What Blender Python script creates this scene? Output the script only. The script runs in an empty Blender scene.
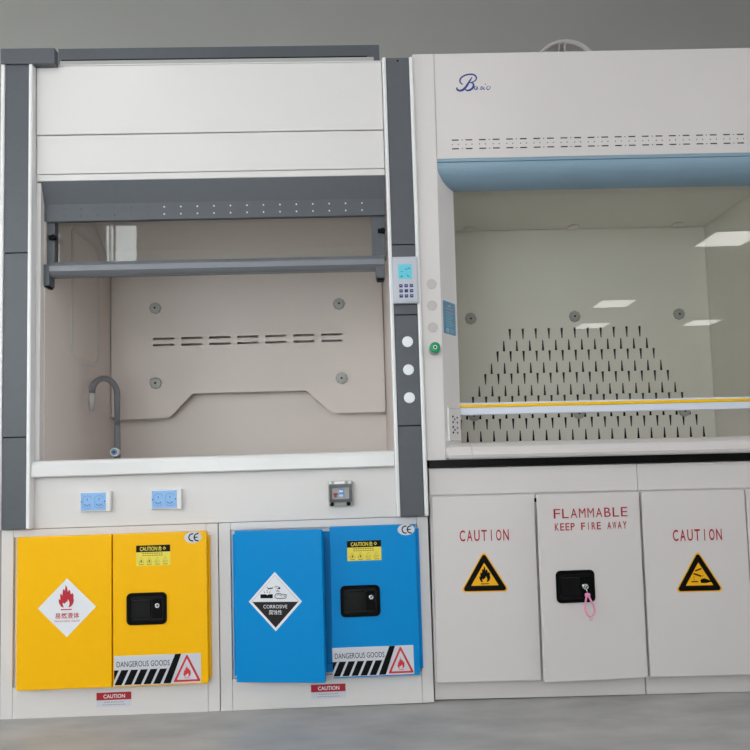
import bpy, bmesh, math, random
from mathutils import Matrix, Vector

C = bpy.context.scene.collection
scn = bpy.context.scene

# ------------------------------------------------------------------ camera
PITCH, YAW, ROLL = 0.07319357, 0.01829085, 0.02647423
def cam_axes(p, y, r):
    f = Vector((math.sin(y), math.cos(y), 0)); rt = Vector((math.cos(y), -math.sin(y), 0)); u = Vector((0, 0, 1))
    f2 = f*math.cos(p) + u*math.sin(p); u2 = u*math.cos(p) - f*math.sin(p)
    return rt*math.cos(r) - u2*math.sin(r), u2*math.cos(r) + rt*math.sin(r), f2
r_, u_, f_ = cam_axes(PITCH, YAW, ROLL)
cd = bpy.data.cameras.new('camera'); cam = bpy.data.objects.new('camera', cd); C.objects.link(cam)
cam.matrix_world = Matrix(((r_.x, u_.x, -f_.x, -0.2139), (r_.y, u_.y, -f_.y, -2.4762), (r_.z, u_.z, -f_.z, 0.8675), (0, 0, 0, 1)))
cd.sensor_width = 36; cd.lens = 690/750*36; cd.shift_x = -4/750; cd.shift_y = 30/750
scn.camera = cam

# ------------------------------------------------------------------ light, exposure
scn.view_settings.view_transform = 'Standard'; scn.view_settings.look = 'None'
scn.view_settings.exposure = 0.16; scn.view_settings.gamma = 1
scn.view_settings.use_curve_mapping = False
LAMP = 5.0           # strength of every ceiling panel
WINDOW = 5.4          # daylight outside the windows
w = bpy.data.worlds.new('sky'); scn.world = w; w.use_nodes = True
w.node_tree.nodes['Background'].inputs[0].default_value = (0.93, 0.97, 1.0, 1)
w.node_tree.nodes['Background'].inputs[1].default_value = WINDOW
CEIL = 3.3
LAMPS = [(x, y) for x in (-3.6, -1.6, 0.4, 2.4, 4.4) for y in (-1.7, -3.3)] + [(3.93, -5.2), (3.74, -8.62), (3.97, -10.6), (6.1, -10.6)]  # grid near the hoods is unseen, added for light; the rest show mirrored

# ------------------------------------------------------------------ materials
def lin(c):
    return tuple(((v/255)/12.92 if v/255 <= 0.04045 else ((v/255+0.055)/1.055)**2.4) for v in c) + (1,)
MATS = {}
def mat(name, rgb, rough=0.5, metal=0.0, emit=None, noise=0.0, nscale=6, spec=0.5, bump=0.0, stretch=None):
    m = bpy.data.materials.new(name); m.use_nodes = True; nt = m.node_tree; b = nt.nodes['Principled BSDF']
    b.inputs['Base Color'].default_value = lin(rgb); b.inputs['Roughness'].default_value = rough
    b.inputs['Metallic'].default_value = metal; b.inputs['Specular IOR Level'].default_value = spec
    if noise or bump:
        tc = nt.nodes.new('ShaderNodeTexCoord'); mp = nt.nodes.new('ShaderNodeMapping')
        if stretch: mp.inputs['Scale'].default_value = stretch
        n = nt.nodes.new('ShaderNodeTexNoise'); n.inputs['Scale'].default_value = nscale; n.inputs['Detail'].default_value = 6
        nt.links.new(tc.outputs['Object'], mp.inputs[0]); nt.links.new(mp.outputs[0], n.inputs['Vector'])
        if noise:
            cr = nt.nodes.new('ShaderNodeValToRGB'); L = lin(rgb)
            cr.color_ramp.elements[0].position = .3; cr.color_ramp.elements[1].position = .7
            cr.color_ramp.elements[0].color = tuple(v*(1-noise) for v in L[:3])+(1,)
            cr.color_ramp.elements[1].color = tuple(min(1, v*(1+noise)) for v in L[:3])+(1,)
            nt.links.new(n.outputs['Fac'], cr.inputs[0]); nt.links.new(cr.outputs[0], b.inputs['Base Color'])
        if bump:
            bp = nt.nodes.new('ShaderNodeBump'); bp.inputs['Strength'].default_value = bump; bp.inputs['Distance'].default_value = .002
            nt.links.new(n.outputs['Fac'], bp.inputs['Height']); nt.links.new(bp.outputs[0], b.inputs['Normal'])
    if emit:
        b.inputs['Emission Color'].default_value = lin(rgb); b.inputs['Emission Strength'].default_value = emit
    MATS[name] = m; return m
mat('white', (219, 214, 213), .35, noise=.012, nscale=3)
mat('white_bead', (228, 226, 227), .25)
mat('white_warm', (214, 207, 206), .4, noise=.015, nscale=3)
mat('worktop', (224, 222, 222), .22)
mat('grey', (80, 83, 90), .42, noise=.03, nscale=40)
mat('grey_dark', (70, 73, 80), .5)
mat('grey_satin', (112, 114, 120), .3, metal=.3, noise=.05, nscale=10, stretch=(.3, 4, 8))
mat('liner', (220, 208, 202), .5, noise=.012, nscale=4)
mat('liner_white', (244, 239, 232), .45, noise=.015, nscale=4)
mat('liner_mark', (205, 200, 196), .4)
mat('knob_grey', (178, 177, 174), .5)
mat('black', (3, 3, 4), .5, spec=.1)
mat('black_gloss', (3, 3, 4), .22, spec=.35)
mat('hole', (28, 22, 20), .8)  # dark tone stands for the shade inside slots and perforations
mat('epoxy', (10, 10, 11), .3, spec=.2, noise=.3, nscale=60)
mat('blue_fascia', (134, 160, 178), .38)
mat('yellow', (250, 186, 0), .3, spec=.25, noise=.01, nscale=2)
mat('blue', (0, 136, 206), .3, spec=.2, noise=.01, nscale=2)
mat('steel', (190, 190, 192), .3, metal=.8)
mat('chrome', (210, 210, 212), .18, metal=1)
mat('silver', (186, 188, 198), .4, metal=.2)
mat('button', (236, 238, 240), .3)
mat('plug', (190, 182, 180), .5)
mat('screen', (96, 190, 208), .2, emit=.12)
mat('screen_mark', (28, 120, 150), .3)
mat('navy', (38, 34, 110), .4)
mat('green', (0, 150, 95), .3)
mat('socket_blue', (138, 182, 232), .35)
mat('socket_blue_dark', (40, 75, 150), .4)
mat('decal_white', (228, 228, 234), .35)
mat('decal_black', (7, 7, 8), .35, spec=.15)
mat('decal_char', (42, 37, 38), .35, spec=.15)
mat('decal_red', (208, 40, 48), .4)
mat('decal_crimson', (186, 28, 46), .4)
mat('decal_darkred', (172, 14, 34), .5)
mat('decal_yellow', (232, 214, 74), .4)
mat('decal_amber', (245, 178, 10), .35)
mat('decal_olive', (150, 130, 50), .5)
mat('decal_grey', (150, 150, 158), .5)
mat('decal_silver', (205, 206, 214), .4)
mat('basic_blue', (12, 54, 136), .4)
mat('sticker_blue', (92, 138, 164), .35)
mat('sticker_blue_light', (150, 186, 200), .4)
mat('sticker_pink', (200, 130, 140), .4)
mat('bar_yellow', (250, 200, 10), .35)
mat('bar_white', (222, 226, 240), .35)
mat('bar_grey', (176, 182, 194), .35)
mat('pink', (238, 150, 192), .5)
mat('smoke', (58, 60, 62), .2)
mat('case_grey', (172, 170, 168), .4)
mat('breaker_blue', (70, 140, 220), .4)
mat('breaker_red', (160, 30, 40), .4)
mat('tube_grey', (112, 112, 118), .45)
mat('spout', (168, 162, 162), .4)
mat('duct', (124, 124, 112), .6)
mat('wall_paint', (154, 151, 147), .8, noise=.02, nscale=2)
mat('room_paint', (226, 226, 224), .8)
mat('ceiling_paint', (215, 215, 214), .8)
mat('floor_concrete', (164, 162, 161), .45, noise=.2, nscale=3.5, stretch=(1, 2.5, 1), bump=.1)
mat('aluminium', (220, 222, 224), .35, metal=.3)
lm = mat('lamp_diffuser', (255, 252, 248), .5, emit=LAMP)
def glass(name, tint, refl=1.0):
    m = bpy.data.materials.new(name); m.use_nodes = True; nt = m.node_tree; nt.nodes.clear()
    o = nt.nodes.new('ShaderNodeOutputMaterial'); mx = nt.nodes.new('ShaderNodeMixShader')
    t = nt.nodes.new('ShaderNodeBsdfTransparent'); t.inputs[0].default_value = tint
    g = nt.nodes.new('ShaderNodeBsdfGlossy'); g.inputs['Roughness'].default_value = .0
    fr = nt.nodes.new('ShaderNodeFresnel'); fr.inputs[0].default_value = 1.5
    nt.links.new(fr.outputs[0], mx.inputs[0]); nt.links.new(t.outputs[0], mx.inputs[1]); nt.links.new(g.outputs[0], mx.inputs[2]); nt.links.new(mx.outputs[0], o.inputs[0])
    MATS[name] = m
glass('glass_clear', (.95, .965, .955, 1))
glass('glass_green', (.975, .98, .965, 1))

# ------------------------------------------------------------------ mesh builder
class MB:
    def __init__(s): s.v = []; s.f = []; s.m = []; s.mats = []; s.sm = []
    def mi(s, m):
        if m not in s.mats: s.mats.append(m)
        return s.mats.index(m)
    def add(s, verts, faces, m, smooth=False):
        o = len(s.v); s.v += [Vector(v) for v in verts]; k = s.mi(m)
        for f in faces: s.f.append([i+o for i in f]); s.m.append(k); s.sm.append(smooth)
        return s
    def box(s, x, y, z, m, bev=0.0, seg=2):
        if bev <= 0:
            v = [(a, b, c) for a in x for b in y for c in z]
            return s.add(v, [(0, 1, 3, 2), (4, 6, 7, 5), (0, 4, 5, 1), (2, 3, 7, 6), (0, 2, 6, 4), (1, 5, 7, 3)], m)
        bm = bmesh.new(); bmesh.ops.create_cube(bm, size=1)
        for q in bm.verts: q.co = Vector(((x[0]+x[1])/2+q.co.x*abs(x[1]-x[0]), (y[0]+y[1])/2+q.co.y*abs(y[1]-y[0]), (z[0]+z[1])/2+q.co.z*abs(z[1]-z[0])))
        bmesh.ops.bevel(bm, geom=bm.edges[:], offset=bev, segments=seg, affect='EDGES', profile=.5)
        bm.verts.index_update(); s.add([q.co.copy() for q in bm.verts], [[q.index for q in f.verts] for f in bm.faces], m); bm.free(); return s
    def prism(s, pts, a, b, m, axis='y'):
        # pts: polygon; axis y -> (x,z), axis x -> (y,z), axis z -> (x,y)
        P = {'y': lambda p, t: (p[0], t, p[1]), 'x': lambda p, t: (t, p[0], p[1]), 'z': lambda p, t: (p[0], p[1], t)}[axis]
        n = len(pts); v = [P(p, a) for p in pts] + [P(p, b) for p in pts]
        f = [list(range(n)), list(range(2*n-1, n-1, -1))] + [(i, i+n, (i+1) % n+n, (i+1) % n) for i in range(n)]
        return s.add(v, f, m)
    def poly(s, pts, y, m):
        return s.add([(p[0], y, p[1]) for p in pts], [list(range(len(pts)))], m)
    def rect(s, x0, x1, z0, z1, y, m): return s.poly([(x0, z0), (x1, z0), (x1, z1), (x0, z1)], y, m)
    def stroke(s, pts, wd, y, m):
        # a painted line of width wd (number or per-point list) in the xz plane
        P = [Vector((p[0], p[1])) for p in pts]; n = len(P); W = wd if isinstance(wd, (list, tuple)) else [wd]*n
        A = []; B = []
        for i in range(n):
            t = (P[min(i+1, n-1)]-P[max(i-1, 0)]).normalized(); q = Vector((-t.y, t.x))*W[i]/2
            A.append(P[i]+q); B.append(P[i]-q)
        v = [(a.x, y, a.y) for a in A]+[(b.x, y, b.y) for b in B]
        return s.add(v, [(i, i+1, i+1+n, i+n) for i in range(n-1)], m)
    def cyl(s, c, r, h, m, axis='y', n=28, r2=None):
        # disc/cylinder from c along +axis by h
        r2 = r if r2 is None else r2
        ax = {'x': (Vector((0, 1, 0)), Vector((0, 0, 1)), Vector((1, 0, 0))), 'y': (Vector((1, 0, 0)), Vector((0, 0, 1)), Vector((0, 1, 0))), 'z': (Vector((1, 0, 0)), Vector((0, 1, 0)), Vector((0, 0, 1)))}[axis]
        c = Vector(c); v = []
        for k, (t, rr) in enumerate(((0, r), (h, r2))):
            for i in range(n):
                a = 2*math.pi*i/n; v.append(c+ax[2]*t+ax[0]*rr*math.cos(a)+ax[1]*rr*math.sin(a))
        s.add(v, [(i, (i+1) % n, (i+1) % n+n, i+n) for i in range(n)], m, True)
        s.add(v, [list(range(n)), list(range(2*n-1, n-1, -1))], m); return s
    def lathe(s, c, prof, m, axis='y', n=32, wave=0, wn=8):
        # prof: list of (r, t) ; revolve round axis
        c = Vector(c); ax = {'y': (Vector((1, 0, 0)), Vector((0, 0, 1)), Vector((0, 1, 0))), 'z': (Vector((1, 0, 0)), Vector((0, 1, 0)), Vector((0, 0, 1)))}[axis]
        v = []
        for (r, t) in prof:
            for i in range(n):
                a = 2*math.pi*i/n; rr = r*(1+wave*math.cos(wn*a)); v.append(c+ax[2]*t+(ax[0]*math.cos(a)+ax[1]*math.sin(a))*rr)
        f = [(k*n+i, k*n+(i+1) % n, (k+1)*n+(i+1) % n, (k+1)*n+i) for k in range(len(prof)-1) for i in range(n)]
        s.add(v, f, m, True)
        if prof[0][0] > 0: s.add(v[:n], [list(range(n))], m)
        if prof[-1][0] > 0: s.add(v[-n:], [list(range(n))[::-1]], m)
        return s
    def tube(s, path, r, m, n=14, caps=True):
        P = [Vector(p) for p in path]; R = r if isinstance(r, (list, tuple)) else [r]*len(P)
        t0 = (P[1]-P[0]).normalized(); up = Vector((0, 0, 1)) if abs(t0.z) < .9 else Vector((0, 1, 0))
        nrm = t0.cross(up).normalized(); v = []
        for i, p in enumerate(P):
            t = (P[min(i+1, len(P)-1)]-P[max(i-1, 0)]).normalized()
            nrm = (nrm - t*nrm.dot(t)).normalized(); b = t.cross(nrm)
            for k in range(n):
                a = 2*math.pi*k/n; v.append(p+(nrm*math.cos(a)+b*math.sin(a))*R[i])
        f = [(i*n+k, i*n+(k+1) % n, (i+1)*n+(k+1) % n, (i+1)*n+k) for i in range(len(P)-1) for k in range(n)]
        s.add(v, f, m, True)
        if caps: s.add(v[:n], [list(range(n))], m); s.add(v[-n:], [list(range(n))[::-1]], m)
        return s
    def mesh2d(s, data, y, m, x0, z0, sx=1, sz=1, skew=0):
        v, f = data
        return s.add([(x0+a*sx+skew*b, y, z0+b*sz) for a, b in v], f, m)
    def text(s, txt, x0, x1, z0, z1, y, m, bold=0.0, skew=0):
        v, f = glyphs(txt, bold)
        ax = min(p[0] for p in v); bx = max(p[0] for p in v); az = min(p[1] for p in v); bz = max(p[1] for p in v)
        sx = (x1-x0)/(bx-ax); sz = (z1-z0)/(bz-az)
        return s.add([(x0+(a-ax)*sx+skew*(b-az)*sz, y, z0+(b-az)*sz) for a, b in v], f, m)
    def cells(s, txt, x0, pitch, cw, z0, z1, y, m, bold=0.01):
        for i, ch in enumerate(txt):
            if ch != ' ':
                wd = cw*(.17 if ch == 'I' else 1); cx = x0+pitch*(i+.5)
                s.text(ch, cx-wd/2, cx+wd/2, z0, z1, y, m, bold)
        return s
    def plate(s, outer, holes, y0, y1, m, wall=None):
        # a plate in xz with true holes, thickness y0..y1
        v, f = filled([outer]+holes)
        s.add([(a, y0, b) for a, b in v], f, m); s.add([(a, y1, b) for a, b in v], [g[::-1] for g in f], m)
        for lp, mm in [(outer, m)]+[(h, wall or m) for h in holes]:
            n = len(lp); vv = [(p[0], y0, p[1]) for p in lp]+[(p[0], y1, p[1]) for p in lp]
            s.add(vv, [(i, (i+1) % n, (i+1) % n+n, i+n) for i in range(n)], mm)
        return s
    def build(s, name, parent=None, off=(0, 0, 0), loc=(0, 0, 0), rz=0.0, xf=None, label=None):
        me = bpy.data.meshes.new(name); off = Vector(off)
        vs = [(xf @ v if xf else v)-off for v in s.v]
        me.from_pydata([tuple(v) for v in vs], [], s.f)
        for k in s.mats: me.materials.append(MATS[k])
        for p, k, q in zip(me.polygons, s.m, s.sm): p.material_index = k; p.use_smooth = q
        me.validate()
        bm = bmesh.new(); bm.from_mesh(me); bmesh.ops.remove_doubles(bm, verts=bm.verts, dist=1e-6); bmesh.ops.recalc_face_normals(bm, faces=bm.faces); bm.to_mesh(me); bm.free()
        o = bpy.data.objects.new(name, me); C.objects.link(o)
        if parent: o.parent = parent
        o.location = loc; o.rotation_euler = (0, 0, rz)
        if label: o['label'] = label
        return o

_G = {}
def curve_mesh(cu):
    o = bpy.data.objects.new('tmp', cu); C.objects.link(o)
    dg = bpy.context.evaluated_depsgraph_get(); dg.update()
    me = bpy.data.meshes.new_from_object(o.evaluated_get(dg))
    r = [(v.co.x, v.co.y) for v in me.vertices], [list(p.vertices) for p in me.polygons]
    bpy.data.objects.remove(o); bpy.data.curves.remove(cu); bpy.data.meshes.remove(me)
    return r
def glyphs(txt, bold=0.0):
    if (txt, bold) not in _G:
        cu = bpy.data.curves.new('tmp', 'FONT'); cu.body = txt; cu.resolution_u = 3; cu.offset = bold
        _G[(txt, bold)] = curve_mesh(cu)
    return _G[(txt, bold)]
def filled(loops):
    cu = bpy.data.curves.new('tmp', 'CURVE'); cu.dimensions = '2D'; cu.fill_mode = 'BOTH'
    for lp in loops:
        sp = cu.splines.new('POLY'); sp.points.add(len(lp)-1)
        for p, q in zip(sp.points, lp): p.co = (q[0], q[1], 0, 1)
        sp.use_cyclic_u = True
    return curve_mesh(cu)
def rrect(x0, x1, z0, z1, r, n=4):
    P = []
    for cx, cz, a0 in ((x1-r, z1-r, 0), (x0+r, z1-r, 90), (x0+r, z0+r, 180), (x1-r, z0+r, 270)):
        for i in range(n+1):
            a = math.radians(a0+90*i/n); P.append((cx+r*math.cos(a), cz+r*math.sin(a)))
    return P
def circle(cx, cz, rx, rz=None, n=20, a0=0):
    rz = rx if rz is None else rz
    return [(cx+rx*math.cos(2*math.pi*i/n+a0), cz+rz*math.sin(2*math.pi*i/n+a0)) for i in range(n)]

# frames of the two hoods: they stand a hair out of line with each other
def frame(dyaw, tilt):
    return Matrix.Rotation(dyaw, 4, 'Z') @ Matrix.Rotation(tilt, 4, 'Y')
ML = frame(0.01125537, -0.0040); MR = frame(-0.01120758, 0.0030)
def thing(name, label, cat, base, M=None, group=None):
    o = bpy.data.objects.new(name, None); C.objects.link(o); o.empty_display_size = .1
    o.matrix_world = (M or Matrix()) @ Matrix.Translation(base)
    o['label'] = label; o['category'] = cat
    if group: o['group'] = group
    return o
def struct(name, mb):
    o = mb.build(name); o['kind'] = 'structure'; return o

# ------------------------------------------------------------------ the room
X0, X1, Y0, Y1 = -5.2, 7.4, -13.5, 0.97
YW = -4.1
struct('floor', MB().box((X0-.1, X1+.1), (YW-.1, Y1+.1), (-.1, 0), 'floor_concrete').box((.2, X1+.1), (Y0-.1, YW-.1), (-.1, 0), 'floor_concrete'))
struct('ceiling', MB().box((X0-.1, X1+.1), (YW-.1, Y1+.1), (CEIL, CEIL+.1), 'ceiling_paint').box((.2, X1+.1), (Y0-.1, YW-.1), (CEIL, CEIL+.1), 'ceiling_paint'))
struct('wall_back', MB().box((X0-.1, X1+.1), (Y1, Y1+.1), (0, CEIL), 'wall_paint'))
struct('wall_front', MB().box((.2, X1+.1), (Y0-.1, Y0), (0, CEIL), 'room_paint'))
# the left part of the room ends in a window wall behind the camera
YW = -4.1
W1 = (-2.66, -2.31, 1.0, 3.22); W2 = (-5.0, -3.05, 1.0, 3.15); FILL_W3 = (-2.15, -1.05, .5, 2.65); FILL_W4 = (-.85, .15, .5, 2.65)  # the low windows are unseen, added to throw frontal light into the hoods
wl = MB()
wl.plate([(X0-.1, 0), (.3, 0), (.3, CEIL), (X0-.1, CEIL)], [[(a, c), (b, c), (b, d), (a, d)] for a, b, c, d in (W1, W2, FILL_W3, FILL_W4)], YW-.1, YW, 'room_paint')
struct('wall_window_side', wl)
struct('wall_partition', MB().box((.2, .3), (Y0-.1, YW-.1), (0, CEIL), 'room_paint'))
def side_wall(name, x, xo, spans, n0):
    pts = MB(); ya, yb = (YW, Y1) if x < 0 else (Y0, Y1)
    v, f = filled([[(ya, 0), (yb, 0), (yb, CEIL), (ya, CEIL)]]+[[(a, .8), (b, .8), (b, 3.0), (a, 3.0)] for a, b in spans])
    for xx in (x, xo): pts.add([(xx, a, b) for a, b in v], f, 'room_paint')
    for a, b in spans:
        for (p, q) in (((a, .8), (b, .8)), ((b, .8), (b, 3.0)), ((b, 3.0), (a, 3.0)), ((a, 3.0), (a, .8))):
            pts.add([(x, *p), (x, *q), (xo, *q), (xo, *p)], [(0, 1, 2, 3)], 'room_paint')
    struct(name, pts)
    for k, (a, b) in enumerate(spans):
        m = MB(); xm = (x+xo)/2
        for yy in (a, (a+b)/2-.02, b-.04): m.box((xm-.02, xm+.02), (yy, yy+.04), (.8, 3.0), 'aluminium')
        for zz in (.8, 2.96): m.box((xm-.02, xm+.02), (a, b), (zz, zz+.04), 'aluminium')
        m.box((xm-.003, xm+.003), (a, b), (.8, 3.0), 'glass_clear')
        struct('window_%d' % (n0+k), m)
        la = bpy.data.lights.new('daylight', 'AREA'); la.shape = 'RECTANGLE'; la.size = b-a; la.size_y = 2.2; la.cycles.is_portal = True
        lo = bpy.data.objects.new('daylight', la); C.objects.link(lo); lo.location = (xo, (a+b)/2, 1.9)
        lo.rotation_euler = (math.pi/2, 0, -math.pi/2 if x < 0 else math.pi/2)
side_wall('wall_left', X0, X0-.1, [(-3.8, -1.6), (-1.3, .8)], 5)  # unseen windows added to bring more daylight from the left
side_wall('wall_right', X1, X1+.1, [(-5.4, -3.2), (-2.8, -.6)], 7)  # unseen windows added for extra daylight on the right
for i, (a, b, c, d) in enumerate((W1, W2, FILL_W3, FILL_W4)):
    m = MB()
    t = .025
    m.plate([(a, c), (b, c), (b, d), (a, d)], [[(a+t, c+t), (b-t, c+t), (b-t, d-t), (a+t, d-t)]], YW-.07, YW-.03, 'aluminium')
    m.box((a+.06, a+.068), (YW-.07, YW-.03), (c, d), 'aluminium'); m.box((a+.10, a+.115), (YW-.07, YW-.03), (c, d), 'aluminium')
    m.box((a+t, b-t), (YW-.055, YW-.05), (c+t, d-t), 'glass_clear')
    struct('window_%d' % (i+1), m)
    la = bpy.data.lights.new('daylight', 'AREA'); la.shape = 'RECTANGLE'; la.size = b-a; la.size_y = d-c; la.cycles.is_portal = True
    lo = bpy.data.objects.new('daylight', la); C.objects.link(lo); lo.location = ((a+b)/2, YW-.1, (c+d)/2); lo.rotation_euler = (math.pi/2, 0, math.pi)
# ceiling lamps: the mirrored ones, and an unseen grid added for light
XN = ['leftmost', 'second from the left', 'middle', 'second from the right', 'rightmost']
LAMP_LABELS = ['square ceiling panel lamp, %s in the row %s the hoods' % (XN[k//2], 'nearest to' if k % 2 == 0 else 'one back from') for k in range(10)] + \
    ['square ceiling panel lamp mirrored largest in the right sash glass', 'square ceiling panel lamp mirrored left of centre in the right sash glass', 'square ceiling panel lamp far back, mirrored small above the slots', 'square ceiling panel lamp far back near the right wall']
for i, (x, y) in enumerate(LAMPS):
    t = thing('ceiling_lamp', LAMP_LABELS[i], 'ceiling lamp', (x, y, CEIL), group='panel lamps on the ceiling')
    f = MB(); ow, oh = .30, .30
    for bx, by in (((x-ow, x+ow), (y-oh, y-oh+.02)), ((x-ow, x+ow), (y+oh-.02, y+oh)), ((x-ow, x-ow+.02), (y-oh+.02, y+oh-.02)), ((x+ow-.02, x+ow), (y-oh+.02, y+oh-.02))):
        f.box(bx, by, (CEIL-.03, CEIL-.001), 'aluminium')
    f.build('lamp_frame', t, (x, y, CEIL))
    MB().box((x-ow+.02, x+ow-.02), (y-oh+.02, y+oh-.02), (CEIL-.024, CEIL-.004), 'lamp_diffuser').build('diffuser', t, (x, y, CEIL))

# ------------------------------------------------------------------ shared drawing pieces
FL = [(198, 170), (215, 200), (222, 245), (238, 222), (250, 240), (255, 275), (275, 262), (288, 290), (285, 320), (292, 345), (280, 385), (255, 412), (228, 420), (240, 395), (243, 370), (232, 340), (222, 330), (218, 360), (205, 355), (190, 378), (165, 365), (168, 395), (180, 420), (150, 410), (128, 375), (120, 335), (130, 325), (140, 340), (138, 275), (150, 265), (162, 290), (168, 225), (180, 215), (190, 235)]
def flame(mb, cx, z0, h, y, m, wx=1.0):
    # flame over its ground line; z0 foot of the line, h overall height
    k = h/278
    mb.poly([(cx+(p[0]-206)*k*wx, z0+(448-p[1])*k) for p in FL], y, m)
    mb.rect(cx-60*k*wx, cx+60*k*wx, z0, z0+12*k, y, m)
def rtri(cx, z0, z1, w, r, n=5):
    A = [Vector((cx-w/2+r*1.2, z0+r)), Vector((cx+w/2-r*1.2, z0+r)), Vector((cx, z1-r*1.6))]; P = []
    for i, a0 in enumerate((150, 270, 30)):
        for k in range(n+1):
            a = math.radians(a0+120*k/n); P.append((A[i].x+r*math.cos(a), A[i].y+r*math.sin(a)))
    return P
def liquid(mb, cx, z0, s, y, m, slab=True):
    # tilted test tubes dripping on a slab and on a hand
    T = lambda pts: [(cx+a*s, z0+b*s) for a, b in pts]
    mb.poly(T([(-.42, .78), (-.38, .72), (-.1, .76), (-.04, .84), (-.1, .86), (-.14, .82), (-.38, .80), (-.44, .88), (-.48, .86)]), y, m)
    mb.stroke(T([(.06, .9), (.12, .82), (.34, .74), (.42, .80), (.38, .86), (.2, .92), (.08, .92)]), s*.03, y, m)
    mb.poly(T([(.28, .76), (.40, .72), (.46, .80), (.34, .86)]), y, m)
    for a, b in ((-.45, .64), (-.45, .53), (.26, .64), (.34, .58), (.2, .6)): mb.poly(T(circle(a, b, .028, .045, 10)), y, m)
    for a in (-.62, -.3): mb.stroke(T([(a, .46), (a+(.05 if a < -.5 else -.05)*-1, .60)]), s*.03, y, m)
    mb.poly(T([(-.92, .14), (-.08, .14), (-.08, .40), (-.36, .40), (-.45, .34), (-.54, .40), (-.92, .40)]), y, m)
    hand = T([(.06, .28), (.18, .44), (.36, .46), (.6, .36), (.84, .38), (.86, .30), (.62, .26), (.84, .22), (.82, .15), (.5, .12), (.2, .12), (.06, .20)])
    mb.stroke(hand+[hand[0]], s*.045, y, m); mb.stroke(T([(.2, .3), (.3, .38), (.46, .32), (.52, .25)]), s*.035, y, m)

def caution_label(x0, x1, z0, z1, y):
    m = MB(); H = z1-z0; W = x1-x0
    m.box((x0, x1), (y, y+.0006), (z0, z1), 'decal_yellow')
    m.rect(x0, x1, z1-.33*H, z1, y-.0004, 'decal_black')
    m.text('CAUTION', x0+.11*W, x0+.62*W, z1-.27*H, z1-.07*H, y-.0008, 'decal_yellow', .02)
    m.text('危', x0+.65*W, x0+.75*W, z1-.28*H, z1-.06*H, y-.0008, 'decal_yellow', .02)
    m.stroke(circle(x0+.83*W, z1-.165*H, .04*W, n=4)+[(x0+.87*W, z1-.165*H)], .0022, y-.0008, 'decal_yellow')
    for k in range(2):
        z = z1-(.42+.10*k)*H
        for i in range(9): m.rect(x0+(.18+.068*i)*W, x0+(.18+.068*i+.052)*W, z, z+.045*H, y-.0004, 'decal_olive')
    for i in range(4):
        cx = x0+(.15+.235*i)*W
        t = [(cx-.08*W, z0+.16*H), (cx+.08*W, z0+.16*H), (cx, z0+.42*H)]
        m.stroke(t+[t[0]], .0014, y-.0004, 'decal_olive')
        if i < 2: m.poly(circle(cx, z0+.23*H, .018*W, .06*H, 10), y-.0008, 'decal_char')
        else: m.stroke([(cx-.03*W, z0+.2*H), (cx+.03*W, z0+.24*H)], .0016, y-.0008, 'decal_olive')
        m.rect(cx-.07*W, cx+.07*W, z0+.05*H, z0+.085*H, y-.0004, 'decal_olive')
    return m
def ce_label(cx, cz, rx, rz, y):
    m = MB(); P = circle(cx, cz, rx, rz, 36); m.prism(P, y, y+.0006, 'decal_silver')
    def arc(x, r, a, b): return [(x+r*math.cos(math.radians(a+(b-a)*i/14)), cz+r*.98*math.sin(math.radians(a+(b-a)*i/14))) for i in range(15)]
    m.stroke(arc(cx-.0015, .0125, 75, 285), .0042, y-.0004, 'decal_black')
    m.stroke(arc(cx+.0165, .0125, 75, 285), .0042, y-.0004, 'decal_black')
    m.stroke([(cx+.004, cz), (cx+.016, cz)], .004, y-.0004, 'decal_black')
    return m
def goods_label(x0, x1, z0, z1, y, cut=0.0):
    # white band: DANGEROUS GOODS over slanted black bars, fire triangle on the right
    m = MB(); W = x1-x0; H = z1-z0
    m.box((x0, x1), (y, y+.0006), (z0, z1), 'decal_silver')
    tx0 = x0+.03*W if not cut else x0+.0*W+.002
    m.text('DANGEROUS GOODS', tx0, x0+.64*W, z1-.38*H, z1-.19*H, y-.0004, 'decal_char', .004)
    sl = .080*W
    yb = z0+.02*H; yt = z0+.52*H
    for i in range(-1, 5):
        a = x0+(.005+.111*i)*W
        p = [(a, yb), (a+.082*W, yb), (a+.082*W+sl, yt), (a+sl, yt)]
        if i < 0: p = [(x0, yb+(x0-a-.082*W)/sl*(yt-yb)), (a+.082*W+sl, yt), (x0, yt)]
        m.poly(p, y-.0004, 'decal_black')
    a = x0+.565*W
    m.poly([(a, yb), (a+.085*W, yb), (a+.085*W+.125*W, z1), (a+.14*W, z1)], y-.0006, 'decal_black')
    t = rtri(x0+.84*W, z0+.05*H, z1-.03*H, .31*W, .003)
    m.poly(t, y-.0004, 'decal_red'); m.poly(rtri(x0+.84*W, z0+.12*H, z1-.17*H, .235*W, .0015), y-.0008, 'decal_silver')
    flame(m, x0+.84*W, z0+.17*H, .42*H, y-.0012, 'decal_red')
    return m
def red_label(x0, x1, z0, z1, y):
    m = MB(); W = x1-x0; H = z1-z0
    m.box((x0, x1), (y, y+.0006), (z0, z1), 'decal_silver')
    m.rect(x0, x1, z1-.52*H, z1, y-.0004, 'decal_darkred')
    m.text('CAUTION', x0+.2*W, x0+.82*W, z1-.40*H, z1-.13*H, y-.0008, 'decal_white', .02)
    for k, (a, b) in enumerate(((.22, .8), (.18, .84))):
        z = z0+(.30-.17*k)*H; n = 9
        for i in range(n): m.rect(x0+(a+(b-a)*i/n)*W, x0+(a+(b-a)*(i+.72)/n)*W, z, z+.055*H, y-.0004, 'decal_grey')
    return m
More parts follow.
